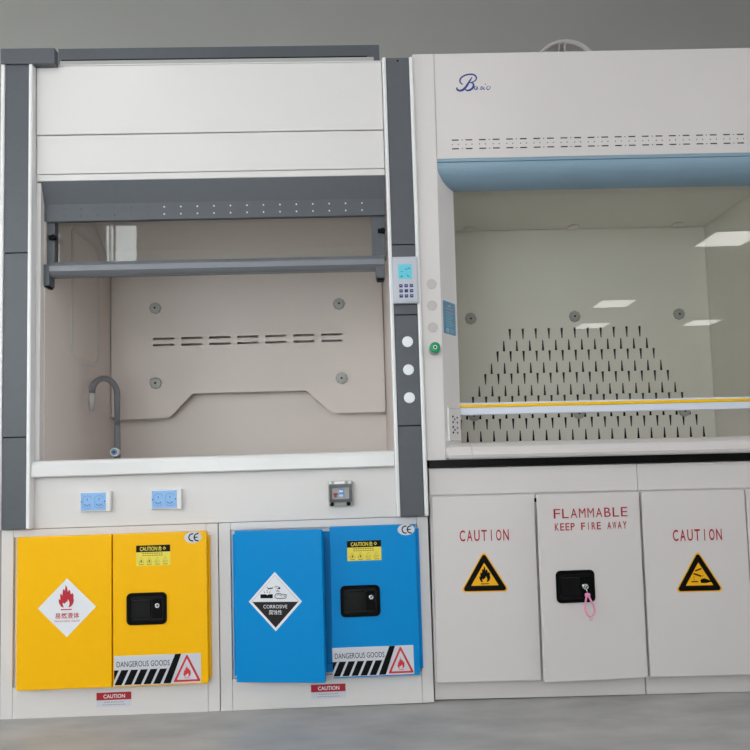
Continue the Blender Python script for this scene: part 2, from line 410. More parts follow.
def latch(x0, x1, z0, z1, y, glossy=True):
    # recessed black paddle latch with a key lock
    m = MB(); W = x1-x0; H = z1-z0
    m.plate(rrect(x0, x1, z0, z1, .016), [rrect(x0+.012, x1-.012, z0+.012, z1-.012, .009)], y-.004, y+.003, 'black')
    m.box((x0+.010, x1-.010), (y-.0005, y+.0025), (z0+.010, z1-.010), 'black_gloss')
    m.box((x0+.018, x0+.60*W), (y-.006, y-.001), (z0+.24*H, z0+.80*H), 'black_gloss', .003)
    m.box((x0+.64*W, x1-.018), (y-.0045, y-.001), (z0+.18*H, z0+.80*H), 'black', .002)
    m.box((x0+.022, x1-.02), (y-.005, y-.001), (z0+.14*H, z0+.19*H), 'black_gloss', .0015)
    return m
def lock_barrel(x, z, y):
    m = MB(); m.lathe((x, y, z), [(.0085, .006), (.0085, -.001), (.0075, -.003), (.0045, -.003), (.0045, -.001)], 'chrome', n=24)
    m.box((x-.0012, x+.0012), (y-.0028, y), (z-.0035, z+.0035), 'black'); return m
def diamond(cx, cz, hw, hh): return [(cx, cz-hh), (cx+hw, cz), (cx, cz+hh), (cx-hw, cz)]

# ------------------------------------------------------------------ left fume hood
B = (-.75, .42, .648)
hood = thing('fume_hood', 'white fume hood with grey corner columns and raised glass sash, left of the pair', 'fume hood', B, ML)
xi0, xi1 = -1.365, -.110
# side walls (outer shell + liner faces)
MB().box((-.106, -.003), (.002, .85), (.888, 2.335), 'white').build('side_panel', hood, B)
MB().box((-1.497, -1.369), (.002, .85), (.888, 2.335), 'white').build('side_panel', hood, B)
MB().box((-.1095, -.1065), (.03, .75), (.865, 2.30), 'liner').build('side_liner', hood, B)
ll = MB().box((-1.3685, xi0), (.03, .75), (.865, 2.30), 'liner')
# pale moulded outline of the inspection cover
P = [(.256, 1.80), (.256, 1.315), (.29, 1.285), (.505, 1.283), (.552, 1.315), (.552, 1.80), (.52, 1.83), (.29, 1.83)]
Q = [(.278, 1.79), (.278, 1.325), (.30, 1.305), (.50, 1.303), (.532, 1.325), (.532, 1.79), (.51, 1.81), (.30, 1.81)]
n = len(P)
ll.add([(xi0+.002, a, b) for a, b in P]+[(xi0+.002, a, b) for a, b in Q]+[(xi0, a, b) for a, b in P]+[(xi0, a, b) for a, b in Q],
       [(i, (i+1) % n, (i+1) % n+n, i+n) for i in range(n)]+[(i, (i+1) % n, (i+1) % n+2*n, i+2*n) for i in range(n)]+[(i+n, (i+1) % n+n, (i+1) % n+3*n, i+3*n) for i in range(n)], 'liner_mark')
ll.build('side_liner', hood, B)
MB().box((-1.365, -.11), (.745, .76), (.865, 2.30), 'liner').build('back_liner', hood, B)
MB().box((-1.497, -.003), (.765, .85), (.888, 2.335), 'white').build('rear_panel', hood, B)
MB().box((-1.368, -.107), (.06, .745), (2.28, 2.30), 'liner').build('roof_liner', hood, B)
# baffle with slots
holes = []
for k in range(7):
    for z in (1.4325, 1.403):
        a = -1.172+.1285*k; holes.append(rrect(a, a+.0975, z-.0053, z+.0053, .0035, 2))
out = [(-1.361, 1.737), (-.114, 1.737), (-.114, 1.068), (-.357, 1.068), (-.477, 1.177), (-.994, 1.177), (-1.10, 1.068), (-1.361, 1.068)]
baffle = MB().plate(out[::-1], holes, .688, .694, 'liner', 'hole').build('baffle', hood, B)
# upper baffle leans forward
ub = MB(); ub.prism([(.690, 1.742), (.696, 1.742), (.626, 1.830), (.480, 1.918), (.30, 1.99), (.296, 1.985), (.476, 1.913), (.621, 1.825)], -1.361, -.114, 'liner', 'x')
ub.build('upper_baffle', hood, B)
def baffle_knob(x, y, z, parent, base, axis='y'):
    m = MB(); m.lathe((x, y, z), [(.020, .0), (.026, -.003), (.026, -.009), (.021, -.013), (.008, -.0135)], 'knob_grey', n=48, wave=.04, wn=8)
    m.poly(circle(x, z, .0085), y-.0137, 'knob_grey'); m.poly(circle(x, z, .0048), y-.0142, 'black')
    return m
for x, z in ((-1.159, 1.575), (-.315, 1.575), (-1.159, 1.228), (-.312, 1.228)):
    baffle_knob(x, .688, z, hood, B).build('baffle_knob', hood, B)
for x in (-1.159, -.737, -.315):
    baffle_knob(x, .680, 1.757, hood, B).build('baffle_knob', hood, B)
# front top panels: each laps the one below
MB().box((-1.383, -.117), (-.007, .004), (2.0705, 2.330), 'white', .003).build('fascia_panel', hood, B)
MB().box((-1.383, -.117), (-.003, .006), (1.9245, 2.0685), 'white', .003).build('fascia_panel', hood, B)
MB().box((-1.383, -.117), (-.001, .010), (1.899, 1.9225), 'white', .002).build('fascia_panel', hood, B)
MB().box((-1.38, -.12), (.008, .02), (1.90, 2.33), 'white').box((-1.497, -.003), (.002, .764), (2.3355, 2.340), 'white').build('roof_panel', hood, B)
# grey header strip with two rows of dots standing for perforations
hd = MB(); hd.prism([(.0, 1.898), (.03, 1.823), (.03, 1.760), (.045, 1.758), (.045, 1.898)], -1.382, -.118, 'grey', 'x')
for k in range(19):
    for z in (1.806, 1.779):
        hd.cyl((-1.297+.0607*k, .0275, z), .0028, .003, 'aluminium' if k > 5 else 'grey_dark', n=10)  # pale dots paint light coming through the perforations, dark ones are unlit
hd.build('sash_header', hood, B)
# sash
sash = MB()
sash.box((-1.33, -.165), (.058, .063), (1.59, 2.22), 'glass_clear')
sg = sash.build('sash_glass', hood, B)
hp = [(.028, 1.562), (.022, 1.572), (.022, 1.592), (.030, 1.606), (.066, 1.606), (.070, 1.596), (.070, 1.560), (.060, 1.554), (.036, 1.554)]
MB().prism(hp, -1.347, -.128, 'grey_satin', 'x').build('sash_handle', hood, B)
for sx, (a, b, c, d) in (('r', (-.171, -.120, -.160, -.127)), ('l', (-1.383, -1.337, -1.382, -1.348))):
    m = MB().box((a, b), (.044, .075), (1.598, 2.25), 'grey', .002); m.box((c, d), (.026, .072), (1.521, 1.5995), 'grey', .002)
    m.box((c+.004, d-.004), (.03, .068), (1.515, 1.522), 'black')
    kx = (b-.010) if sx == 'r' else (a+.045)
    m.cyl((kx, .030, 1.702), .010, .014, 'black', n=10); m.box((kx-.018, kx), (.034, .045), (1.694, 1.710), 'black', .002)
    m.build('sash_bracket', hood, B)
# corner columns with white beads, grey covers
def column(mir):
    X = (lambda x: -1.5-x) if mir else (lambda x: x)
    def xr(a, b): return tuple(sorted((X(a), X(b))))
    m = MB().box(xr(-.115, -.002), (-.022, .0015), (.651, 2.332), 'white_bead', .002); m.box(xr(-.1015, -.0165), (-.0232, -.02), (.652, 2.331), 'black')
    m.box(xr(-.1155, -.1015), (-.036, -.020), (.651, 2.332), 'white_bead', .005, 3)
    m.box(xr(-.0165, -.002), (-.036, -.020), (.651, 2.332), 'white_bead', .005, 3)
    col = m.build('column', hood, B)
    segs = [(2.330, 1.628), (1.6245, 1.579), (1.406, 1.371), (1.3675, .972), (.9685, .652)]
    if mir: segs = [(2.330, 1.628), (1.6245, .972), (.9685, .652)]
    for zt, zb in segs:
        MB().box(xr(-.1005, -.0178), (-.031, -.0235), (zb, zt), 'grey', .001, 1).build('column_cover', col, B)
    return col
colR = column(False); colL = column(True)
MB().cyl((-.058, -.0318, 2.318), .004, .001, 'black', n=12).build('screw_hole', colR, B)
for z in (1.271, 1.170, 1.070):
    MB().lathe((-.0565, -.031, z), [(.0195, 0), (.0195, -.004), (.018, -.0055)], 'button', n=32).build('blank_button', colR, B)
# controller
ct = MB().box((-.1035, -.0115), (-.046, -.0235), (1.408, 1.578), 'silver', .003)
ct.box((-.097, -.017), (-.0475, -.045), (1.414, 1.572), 'silver', .001)
ct = ct.build('controller', hood, B, label='silver control unit with a cyan display and nine keys')
s = MB().rect(-.0825, -.034, 1.496, 1.549, -.0482, 'screen')
random.seed(4)
for k in range(9):
    a = -.080+random.random()*.034; z = 1.500+random.random()*.040
    s.rect(a, a+.004+random.random()*.006, z, z+.003, -.0485, 'screen_mark')
s.build('display', ct, B)
for i in range(3):
    for j in range(3):
        x = -.0745+.0187*i; z = 1.471-.0186*j
        k = MB().box((x-.0062, x+.0062), (-.0495, -.047), (z-.0058, z+.0058), 'navy', .001)
        random.seed(i*7+j)
        if (i, j) != (1, 1): k.stroke([(x-.003, z+random.uniform(-.002, .002)), (x+.0005, z+.001), (x+.003, z+random.uniform(-.002, .002))], .0016, -.0497, 'silver')
        k.build('key', ct, B)
# top rail of the hood
tr = MB().box((-1.373, -.116), (.15, .19), (2.346, 2.494), 'grey', .002)
tr.box((-1.36, -.165), (.148, .151), (2.440, 2.447), 'black'); tr.box((-1.36, -.14), (.135, .1495), (2.346, 2.434), 'case_grey')
tr.build('top_rail', hood, B)
MB().box((-1.497, -1.304), (-.040, -.008), (2.322, 2.380), 'grey', .002).build('top_bracket', hood, B)

# left worktop
Bw = (-.75, .42, .826)
wt = MB().box((-1.497, -.003), (.002, .85), (.829, .864), 'worktop')
wt.prism([(-.028, .832), (-.028, .872), (-.022, .882), (-.010, .886), (.006, .886), (.014, .880), (.014, .864), (.0016, .864), (.0016, .828), (-.024, .828)], -1.383, -.117, 'worktop', 'x')
t = thing('worktop', 'white raised-edge worktop inside the left fume hood', 'worktop', Bw, ML); wt.build('slab', t, Bw)
# faucet
Bf = (-1.252, .45, .864)
t = thing('faucet', 'grey plastic gooseneck tap standing in the left corner of the hood', 'faucet', Bf, ML)
MB().lathe(Bf, [(.022, 0), (.022, .008), (.014, .014), (.013, .05), (.0125, .16), (.0112, .17)], 'tube_grey', 'z', 24).build('base', t, Bf)
bx, by = -1.252, .45; dx, dy = -.067, -.10; path = [(bx, by, 1.02), (bx, by, 1.155)]
for i in range(1, 15):
    a = math.pi*i/14; k = (1-math.cos(a))/2; path.append((bx+dx*k, by+dy*k, 1.155+.066*math.sin(a)))
MB().tube(path, .0122, 'tube_grey').build('gooseneck', t, Bf)
MB().tube([(bx+dx, by+dy, 1.158), (bx+dx, by+dy, 1.14), (bx+dx-.001, by+dy, 1.115), (bx+dx-.001, by+dy, 1.085)], [.012, .0135, .0125, .008], 'spout').build('spout', t, Bf)
k = MB().cyl((bx, by-.038, .916), .0175, .026, 'white_bead', n=28); k.cyl((bx, by-.040, .916), .0125, .004, 'sticker_blue', n=24)
k.cyl((bx, by-.0415, .916), .006, .003, 'basic_blue', n=16)
k.build('valve_knob', t, Bf)
MB().tube([(bx, by, 1.055), (bx-.016, by-.012, 1.058), (bx-.024, by-.016, 1.064)], [.006, .005, .004], 'tube_grey', 10).build('lever', t, Bf)

# service panel
Bs = (-.75, .0, .649)
sp = thing('service_panel', 'plain white front panel under the left worktop carrying sockets and a breaker', 'panel', Bs, ML)
MB().box((-1.497, -.003), (.0016, .60), (.649, .8275), 'white', .002).build('panel', sp, Bs)
for i, x0 in enumerate((-1.222, -.976)):
    m = MB(); z0, z1 = .704, .772
    m.box((x0, x0+.104), (-.014, .0015), (z0, z1), 'white_bead', .002)
    m.box((x0+.092, x0+.108), (-.020, .0015), (z0-.001, z1+.001), 'white_bead', .003)
    ps = m.build('power_socket', sp, Bs, label='double power socket with pale blue faceplate, ' + ('left one' if i == 0 else 'right one'))
    f = MB().box((x0+.004, x0+.091), (-.0165, -.0135), (z0+.004, z1-.003), 'socket_blue', .001)
    y = -.0172
    for c in (x0+.027, x0+.068):
        f.stroke(rrect(c-.0145, c+.0145, z0+.012, z1-.014, .010)+[(c+.0145, z0+.022)], .0014, y, 'socket_blue_dark' if False else 'sticker_blue')
        f.rect(c-.0012, c+.0012, z0+.038, z0+.046, y, 'socket_blue_dark')
        f.stroke([(c-.009, z0+.026), (c-.005, z0+.020)], .0028, y, 'socket_blue_dark'); f.stroke([(c+.009, z0+.026), (c+.005, z0+.020)], .0028, y, 'socket_blue_dark')
        f.rect(c-.0012, c+.0012, z0+.017, z0+.024, y, 'socket_blue_dark')
    for a in (x0+.0075, x0+.087): f.poly(circle(a, (z0+z1)/2, .0024, n=10), y, 'socket_blue_dark')
    for a, b in ((x0+.008, z1-.007), (x0+.085, z1-.008)): f.poly(circle(a, b, .0015, n=8), y, 'sticker_blue')
    f.build('faceplate', ps, Bs)
x0, x1, z0, z1 = -.354, -.264, .694, .783
m = MB().box((x0, x1), (-.022, .0015), (z0, z1), 'case_grey', .006)
bb = m.build('breaker_box', sp, Bs, label='small clear-lidded breaker box')
m = MB().plate(rrect(x0+.004, x1-.006, z0+.016, z1-.010, .004), [rrect(x0+.014, x1-.016, z0+.026, z1-.022, .003)], -.034, -.022, 'smoke')
m.build('lid_frame', bb, Bs)
m = MB().box((x0+.013, x1-.014), (-.026, -.0215), (z0+.024, z1-.020), 'case_grey'); m.box((x0+.037, x0+.055), (-.031, -.025), (z0+.033, z0+.060), 'breaker_blue', .001)
m.box((x0+.039, x0+.053), (-.0325, -.030), (z0+.035, z0+.042), 'white_bead'); m.box((x0+.039, x0+.053), (-.0325, -.030), (z0+.050, z0+.057), 'white_bead')
m.box((x0+.019, x0+.034), (-.029, -.025), (z0+.040, z0+.047), 'breaker_red', .001); m.box((x0+.022, x0+.030), (-.029, -.025), (z0+.032, z0+.041), 'breaker_red', .001)
m.build('breaker', bb, Bs)
m = MB()
for a, b in ((x0+.005, x0+.013), (x0+.022, x0+.060), (x1-.017, x1-.009)): m.box((a, b), (-.030, -.020), (z1-.012, z1-.001), 'button', .002)
m.build('hinge', bb, Bs)
for a in (x0+.013, x1-.019): MB().cyl((a, -.027, z0+.009), .0075, .006, 'black', n=14).build('screw', bb, Bs)

# ------------------------------------------------------------------ coloured safety cabinets
def safety_cabinet(x0, x1, colour, label, dl, dr, zt, ajar, red_x, fl):
    Bc = ((x0+x1)/2, .3, 0)
    t = thing('safety_cabinet', label, 'safety cabinet', Bc, ML)
    m = MB()
    for a, b in ((x0, x0+.0405), (x1-.0405, x1)): m.box((a, b), (0, .60), (.003, .6475), 'white', .0015)
    m.box((x0+.0415, x1-.0415), (.0, .60), (.003, .110), 'white', .001); m.box((x0+.0415, x1-.0415), (.0, .60), (.622, .6475), 'white', .001)
    m.box((x0+.0415, x1-.0415), (.012, .60), (.110, .622), 'white')
    m.build('carcass', t, Bc)
    for a in (x0+.05, x1-.05):
        for yy in (.05, .55): MB().cyl((a, yy, 0), .018, .010, 'black', 'z').build('foot', t, Bc)
    fr = MB(); fx0, fx1 = dl[0]-.010, dr[1]+fl
    fr.plate([(fx0, .124), (fx1, .124), (fx1, .607), (fx0, .607)], [[(fx0+.03, .15), (fx1-.03, .15), (fx1-.03, .58), (fx0+.03, .58)]], -.011, .004, colour)
    fr.box((fx0+.03, fx1-.03), (-.002, .003), (.15, .58), colour)
    fr.build('door_frame', t, Bc)
    doors = []
    for side, (a, b) in (('l', dl), ('r', dr)):
        hx = a if side == 'l' else b; yf = -.033; H = (hx, yf, 0)
        rz = -ajar if side == 'l' else 0
        m = MB().box((a, b), (yf, yf+.020), (.108, .622 if side == 'l' and ajar else .6245), colour, .003)
        m.box((a+.006, b-.006), (yf+.019, yf+.0215), (.125, .611), colour)
        if side == 'l' and ajar: m.box((b-.012, b-.003), (yf+.019, yf+.046), (.135, .600), colour)
        d = m.build('door', t, H, loc=Vector(H)-Vector(Bc), rz=rz); doors.append((d, H))
    return t, doors, Bc
ty, (yl, yr), By = safety_cabinet(-1.497, -.7465, 'yellow', 'yellow-doored flammables cabinet with red flame diamond, left of the blue one', (-1.428, -1.106), (-1.1015, -.779), 0, 0, 0, .006)
d, H = yl; y = H[1]
m = MB(); cx, cz = -1.257, .381; m.prism(diamond(cx, cz, .0985, .099), y-.0006, y, 'decal_white')
flame(m, cx-.002, .373, .085, y-.0010, 'decal_crimson')
m.text('易燃液体', cx-.040, cx+.042, .344, .364, y-.0010, 'decal_crimson', .01)
m.text('Flammable liquid', cx-.041, cx+.042, .331, .340, y-.0010, 'decal_crimson')
m.build('warning_sticker', d, H, label='white diamond sticker with a red flame and red Chinese text')
d, H = yr; y = H[1]
caution_label(-1.021, -.904, .513, .583, y-.0007).build('caution_sticker', d, H, label='small yellow and black caution sticker')
ce_label(-.8255, .605, .030, .0195, y-.0007).build('approval_sticker', d, H, label='oval silver CE mark')
goods_label(-1.0975, -.803, .113, .212, y-.0007).build('hazard_sticker', d, H, label='DANGEROUS GOODS strip with black slanted bars')
latch(-1.054, -.917, .314, .422, y).build('latch', d, H, label='black recessed latch')
lock_barrel(-.948, .378, y-.006).build('lock', d, H)
red_label(-1.169, -1.050, .033, .082, -.0012).build('caution_plate', ty, By, label='red and silver CAUTION plate')
tb, (bl, br), Bb = safety_cabinet(-.7435, -.003, 'blue', 'blue-doored corrosives cabinet with its left door ajar', (-.683, -.374), (-.353, -.051), 0, math.asin(.045/.309), 0, .013)
d, H = bl; y = H[1]
m = MB(); cx, cz = -.541, .380; m.prism(diamond(cx, cz, .0935, .100), y-.0006, y, 'decal_white')
o = diamond(cx, cz, .083, .089); i_ = diamond(cx, cz, .081, .0868)
m.stroke([o[3], o[2], o[1]], .0012, y-.0010, 'decal_grey')
m.poly([(cx-.081, cz-.001), (cx, cz-.088), (cx+.081, cz-.001)], y-.0010, 'decal_char')
liquid(m, cx-.004, cz+.004, .052, y-.0012, 'decal_black')
m.text('CORROSIVE', cx-.042, cx+.042, cz-.023, cz-.011, y-.0014, 'decal_white', .003)
m.text('腐蚀性', cx-.023, cx+.023, cz-.044, cz-.028, y-.0014, 'decal_white', .003)
m.build('warning_sticker', d, H, label='black and white CORROSIVE diamond sticker')
d, H = br; y = H[1]
caution_label(-.292, -.173, .505, .574, y-.0007).build('caution_sticker', d, H, label='small yellow and black caution sticker')
ce_label(-.084, .607, .030, .0195, y-.0007).build('approval_sticker', d, H, label='oval silver CE mark')
goods_label(-.3525, -.072, .113, .211, y-.0007).build('hazard_sticker', d, H, label='DANGEROUS GOODS strip with black slanted bars')
latch(-.320, -.182, .314, .421, y).build('latch', d, H, label='black recessed latch')
lock_barrel(-.213, .380, y-.006).build('lock', d, H)
red_label(-.431, -.311, .031, .080, -.0012).build('caution_plate', tb, Bb, label='red and silver CAUTION plate')

# ------------------------------------------------------------------ right fume hood
B2 = (.75, .42, .845)
h2 = thing('fume_hood', 'white fume hood with pale blue curved header and lowered sash, right of the pair', 'fume hood', B2, MR)
def jamb(mir):
    X = (lambda x: 1.5-x) if mir else (lambda x: x)
    p = [(.003, -.020), (.060, -.020), (.062, -.018), (.130, .080), (.130, .100), (.108, .100), (.108, .85), (.003, .85)]
    m = MB().prism([(X(a), b) for a, b in p], .8465, 2.349, 'white_warm', 'z')
    if not mir:
        for v in m.v:
            if v.x < .01: v.x = -.005-.0125*(v.z-.8)/1.55
    return m.build('side_column', h2, B2)
jl = jamb(False); jr = jamb(True)
MB().box((.1085, .111), (.101, .75), (.862, 1.93), 'liner_white').build('side_liner', h2, B2)
MB().box((1.389, 1.3915), (.101, .75), (.862, 1.93), 'liner_white').build('side_liner', h2, B2)
MB().box((.109, 1.391), (.755, .85), (.8465, 2.349), 'liner_white').build('rear_panel', h2, B2)
MB().box((.111, 1.389), (.085, .755), (1.912, 1.93), 'liner_white').build('roof_liner', h2, B2)
MB().box((.062, 1.438), (-.016, .755), (2.340, 2.349), 'white_warm').build('roof_panel', h2, B2)
# perforated front panel
hs = []
for k in range(13):
    g = .1185+.1002*k
    for z in (2.0175, 1.9845):
        for a, b in ((0, .025), (.0505, .0755)): hs.append([(g+a, z-.0021), (g+b, z-.0021), (g+b, z+.0021), (g+a, z+.0021)])
        hs.append(circle(g+.0378, z, .0022, n=6))
    for a in (.0015, .0235, .052, .074): hs.append(circle(g+a, 2.001, .0022, n=6))
fp = MB().plate([(.0635, 1.9485), (1.4365, 1.9485), (1.4365, 2.3485), (.0635, 2.3485)], hs, -.020, -.017, 'white_warm', 'hole')
fp.box((.064, 1.436), (-.010, -.008), (1.95, 2.339), 'hole')  # dark sheet paints the shade behind the perforations
fascia = fp.build('front_panel', h2, B2)
# script lettering on the panel: a swash capital B, then small a s i c
y = -.0205; lg = MB(); px = lambda u, v: (.142+(u-150)*(.1265/310), 2.2675-(v-222)*(.0625/160))
S_ = lambda pts, wd0: lg.stroke([px(*p) for p in smooth(pts)], taper(smooth(pts), wd0*1.45), y, 'basic_blue')
def smooth(pts, n=5):
    out = []
    for i in range(len(pts)-1):
        p0 = pts[max(i-1, 0)]; p1 = pts[i]; p2 = pts[i+1]; p3 = pts[min(i+2, len(pts)-1)]
        for k in range(n):
            t = k/n
            out.append(tuple(.5*((2*p1[j])+(-p0[j]+p2[j])*t+(2*p0[j]-5*p1[j]+4*p2[j]-p3[j])*t*t+(-p0[j]+3*p1[j]-3*p2[j]+p3[j])*t**3) for j in (0, 1)))
    out.append(pts[-1]); return out
def taper(pts, wd):
    n = len(pts)-1; return [wd*(.35+.65*math.sin(math.pi*i/n)) for i in range(n+1)]
S_([(296, 250), (280, 275), (262, 305), (240, 340), (215, 368), (190, 380), (165, 376), (152, 358), (160, 350)], .0062)
S_([(212, 322), (192, 310), (182, 282), (200, 250), (240, 228), (285, 222), (320, 232), (334, 258), (322, 285), (292, 300), (268, 304)], .0044)
S_([(272, 303), (300, 310), (306, 335), (292, 362), (266, 378), (240, 378), (228, 366)], .0058)
S_([(212, 322), (190, 305), (184, 280), (200, 255)], .0040)
S_([(336, 346), (322, 342), (314, 358), (320, 373), (332, 368), (340, 344), (340, 366), (350, 374)], .0026)
S_([(362, 372), (378, 344), (384, 360), (376, 374), (362, 372)], .0024)
S_([(404, 344), (396, 362), (400, 374), (412, 368)], .0026)
lg.poly([px(*p) for p in circle(413, 322, 5, 6, 10)], y, 'basic_blue')
S_([(450, 346), (436, 342), (424, 358), (430, 374), (444, 374), (458, 352), (454, 342)], .0022)
lg.build('lettering', h2, B2, label='dark blue script lettering reading Basic')
# curved blue header
pf = [(-.020, 1.9475), (-.020, 1.9365), (-.014, 1.9345), (-.020, 1.9325), (-.020, 1.922)]
for i in range(1, 11):
    a = math.pi/2*i/10; pf.append((-.020+.10*(1-math.cos(a)), 1.922-.059*math.sin(a)))
pf += [(.084, 1.863), (.084, 1.9475)]
bh = MB(); nn = len(pf)
bh.prism(pf, .062, 1.438, 'blue_fascia', 'x')
bh.build('curved_header', h2, B2, label='pale blue curved header')
# back baffle with staggered tapered slots
hs = []
for k in range(10):
    n_ = 11+k; zt = 1.442-.0523*k-(.0035 if k % 2 else 0)
    for i in range(n_):
        x = .7545+(i-(n_-1)/2)*.0607
        if k % 2 == 0: hs.append([(x-.0055, zt), (x+.0055, zt), (x+.002, zt-.049), (x-.002, zt-.049)])
        else: hs.append([(x-.002, zt), (x+.002, zt), (x+.0055, zt-.049), (x-.0055, zt-.049)])
bf = MB().plate([(.113, .8625), (1.387, .8625), (1.387, 1.9105), (.113, 1.9105)], hs, .703, .708, 'liner_white', 'hole')
bf.box((.113, 1.387), (.740, .742), (.864, 1.91), 'hole')  # dark sheet in place of the shade behind the slots
bf.build('baffle', h2, B2)
for x in (.270, .755, 1.244):
    baffle_knob(x, .703, 1.493, h2, B2).build('baffle_knob', h2, B2)
    baffle_knob(x, .703, 1.040, h2, B2).build('baffle_knob', h2, B2)
    m = MB(); m.lathe((x, .655, 1.912), [(.020, 0), (.026, -.003), (.026, -.009), (.021, -.012)], 'liner_white', 'z', 32)
    m.build('baffle_knob', h2, B2)
# sash
MB().box((.131, 1.369), (.103, .108), (1.05, 1.905), 'glass_green').build('sash_glass', h2, B2)
m = MB(); m.box((.1305, 1.3695), (.084, .114), (1.0095, 1.0375), 'bar_white', .004); m.box((.131, 1.369), (.082, .114), (1.0375, 1.0485), 'bar_yellow', .001)
m.box((.131, 1.369), (.085, .113), (1.0485, 1.055), 'bar_white', .001)
m.build('sash_handle', h2, B2, label='white sash bar with a yellow stripe')
# airfoil sill
pf = [(.085, .907), (.05, .906), (.012, .900), (-.014, .890), (-.027, .874), (-.030, .862), (-.026, .852), (-.018, .8465), (.085, .8465)]
MB().prism(pf, .1545, 1.3455, 'white_warm', 'x').build('sill', h2, B2)
for a, b in ((.063, .153), (1.347, 1.437)):
    q = MB(); steps = 7; P = []
    q.prism(pf, a+(.008 if a < .5 else 0), b-(.008 if a > .5 else 0), 'white_warm', 'x'); s_ = .85
    pe = [(.085, .909)]+[(yy*.9, .879+(zz-.879)*.86) for yy, zz in pf[1:-1]]+[(.085, .850)]
    if a < .5: q.prism(pe, a, a+.008, 'white_warm', 'x')
    else: q.prism(pe, b-.008, b, 'white_warm', 'x')
    q.build('sill_corner', h2, B2)
# interior floor tray
MB().box((.109, 1.391), (.086, .754), (.8465, .861), 'liner_white').build('work_surface', h2, B2)
# plugs, green valve button
for z in (1.482, 1.403, 1.323):
    MB().lathe((.0285, -.020, z), [(.0178, 0), (.0178, -.0015), (.0165, -.0025)], 'plug', n=32).build('blank_plug', jl, B2)
g = MB().lathe((.0315, -.020, 1.243), [(.021, 0), (.021, -.018), (.018, -.02)], 'case_grey', n=32)
g = g.build('valve_button', jl, B2, label='bright green round button on a grey collar')
m = MB().lathe((.0315, -.0395, 1.2455), [(.0185, 0), (.0195, -.006), (.0185, -.016), (.012, -.018), (.0065, -.018)], 'green', n=36)
m.poly(circle(.0315, 1.2455, .0068), -.0578, 'decal_white'); m.poly(circle(.0315, 1.2455, .0045), -.0582, 'black')
m.build('button_cap', g, B2)
# pieces on the slanted cheek of the left column
bt = Vector((.068, .098, 0)).normalized(); bn = Vector((.098, -.068, 0)).normalized()
XF = Matrix(((bt.x, -bn.x, 0, .062), (bt.y, -bn.y, 0, -.018), (0, 0, 1, 0), (0, 0, 0, 1)))   # local x along the cheek, -y out of it
m = MB().box((.016, .112), (-.005, 0), (.913, 1.033), 'case_grey', .0015); m.box((.014, .024), (-.008, 0), (.912, 1.034), 'white_bead', .002)
m.box((.024, .111), (-.0055, -.001), (.915, 1.031), 'white_warm', .001)
for z in (.983+.008, .947+.006):
    for a, b, mm in ((.050, .011, 'black'), (.050, -.009, 'black'), (.063, .001, 'grey_dark'), (.083, .008, 'grey'), (.083, -.010, 'grey')):
        m.poly(circle(a, z+b, .006, .0042, 12), -.0061, mm)
m.build('power_socket', h2, B2, xf=XF, label='white socket plate with two groups of five holes')
m = MB().prism(rrect(.011, .103, 1.304, 1.425, .004), -.001, 0, 'sticker_blue')
m.rect(.028, .085, 1.396, 1.400, -.0014, 'sticker_pink'); m.rect(.045, .068, 1.407, 1.412, -.0014, 'sticker_blue_light')
for i in range(7): m.rect(.027, .088-(i*13 % 5)*.004, 1.385-.0085*i, 1.3868-.0085*i, -.0014, 'sticker_blue_light')
m.poly(circle(.040, 1.318, .011, .009), -.0014, 'sticker_blue_light'); m.poly(circle(.040, 1.3155, .004, .003), -.0016, 'sticker_blue'); m.poly(circle(.040, 1.3155, .004, .003), -.0016, 'sticker_blue')
for i in range(3): m.rect(.06, .084, 1.313+.005*i, 1.3145+.005*i, -.0014, 'sticker_blue_light')
m.build('instruction_sticker', h2, B2, xf=XF, label='small blue instruction sticker')

# black worktop
Bk = (.75, .42, .819)
t = thing('worktop', 'thin black epoxy worktop under the right fume hood', 'worktop', Bk, MR)
MB().box((.003, 1.497), (-.010, .85), (.8195, .846), 'epoxy', .001).build('slab', t, Bk)

# exhaust duct on the right hood
Bd = (.70, .60, 2.349)
t = thing('exhaust_duct', 'round grey duct elbow rising behind the top of the right hood', 'duct', Bd, MR)
e = MB(); R = .145; path = [(.70, .62, 2.351), (.70, .62, 2.40)]
for i in range(1, 10):
    a = math.pi/2*i/9; path.append((.70, .62-.15*(1-math.cos(a)), 2.40+.15*math.sin(a)))
e.tube(path, R, 'duct', 40, caps=False); e.tube([(p[0], p[1], p[2]) for p in path], R-.004, 'duct', 40, caps=False)
e.build('elbow', t, Bd)
yy = path[-1][1]; zz = path[-1][2]
MB().lathe((.70, yy, zz), [(R-.006, .012), (R-.006, -.004), (R+.003, -.006), (R+.003, .012)], 'plug', n=48).build('rim', t, Bd)
m = MB().cyl((.70, yy+.02, zz), R-.006, .004, 'duct', n=40)
m.box((.672, .676), (yy-.0, yy+.018), (zz+.03, zz+.14), 'case_grey'); m.box((.694, .702), (yy, yy+.018), (zz+.03, zz+.145), 'case_grey')
m.build('damper', t, Bd)

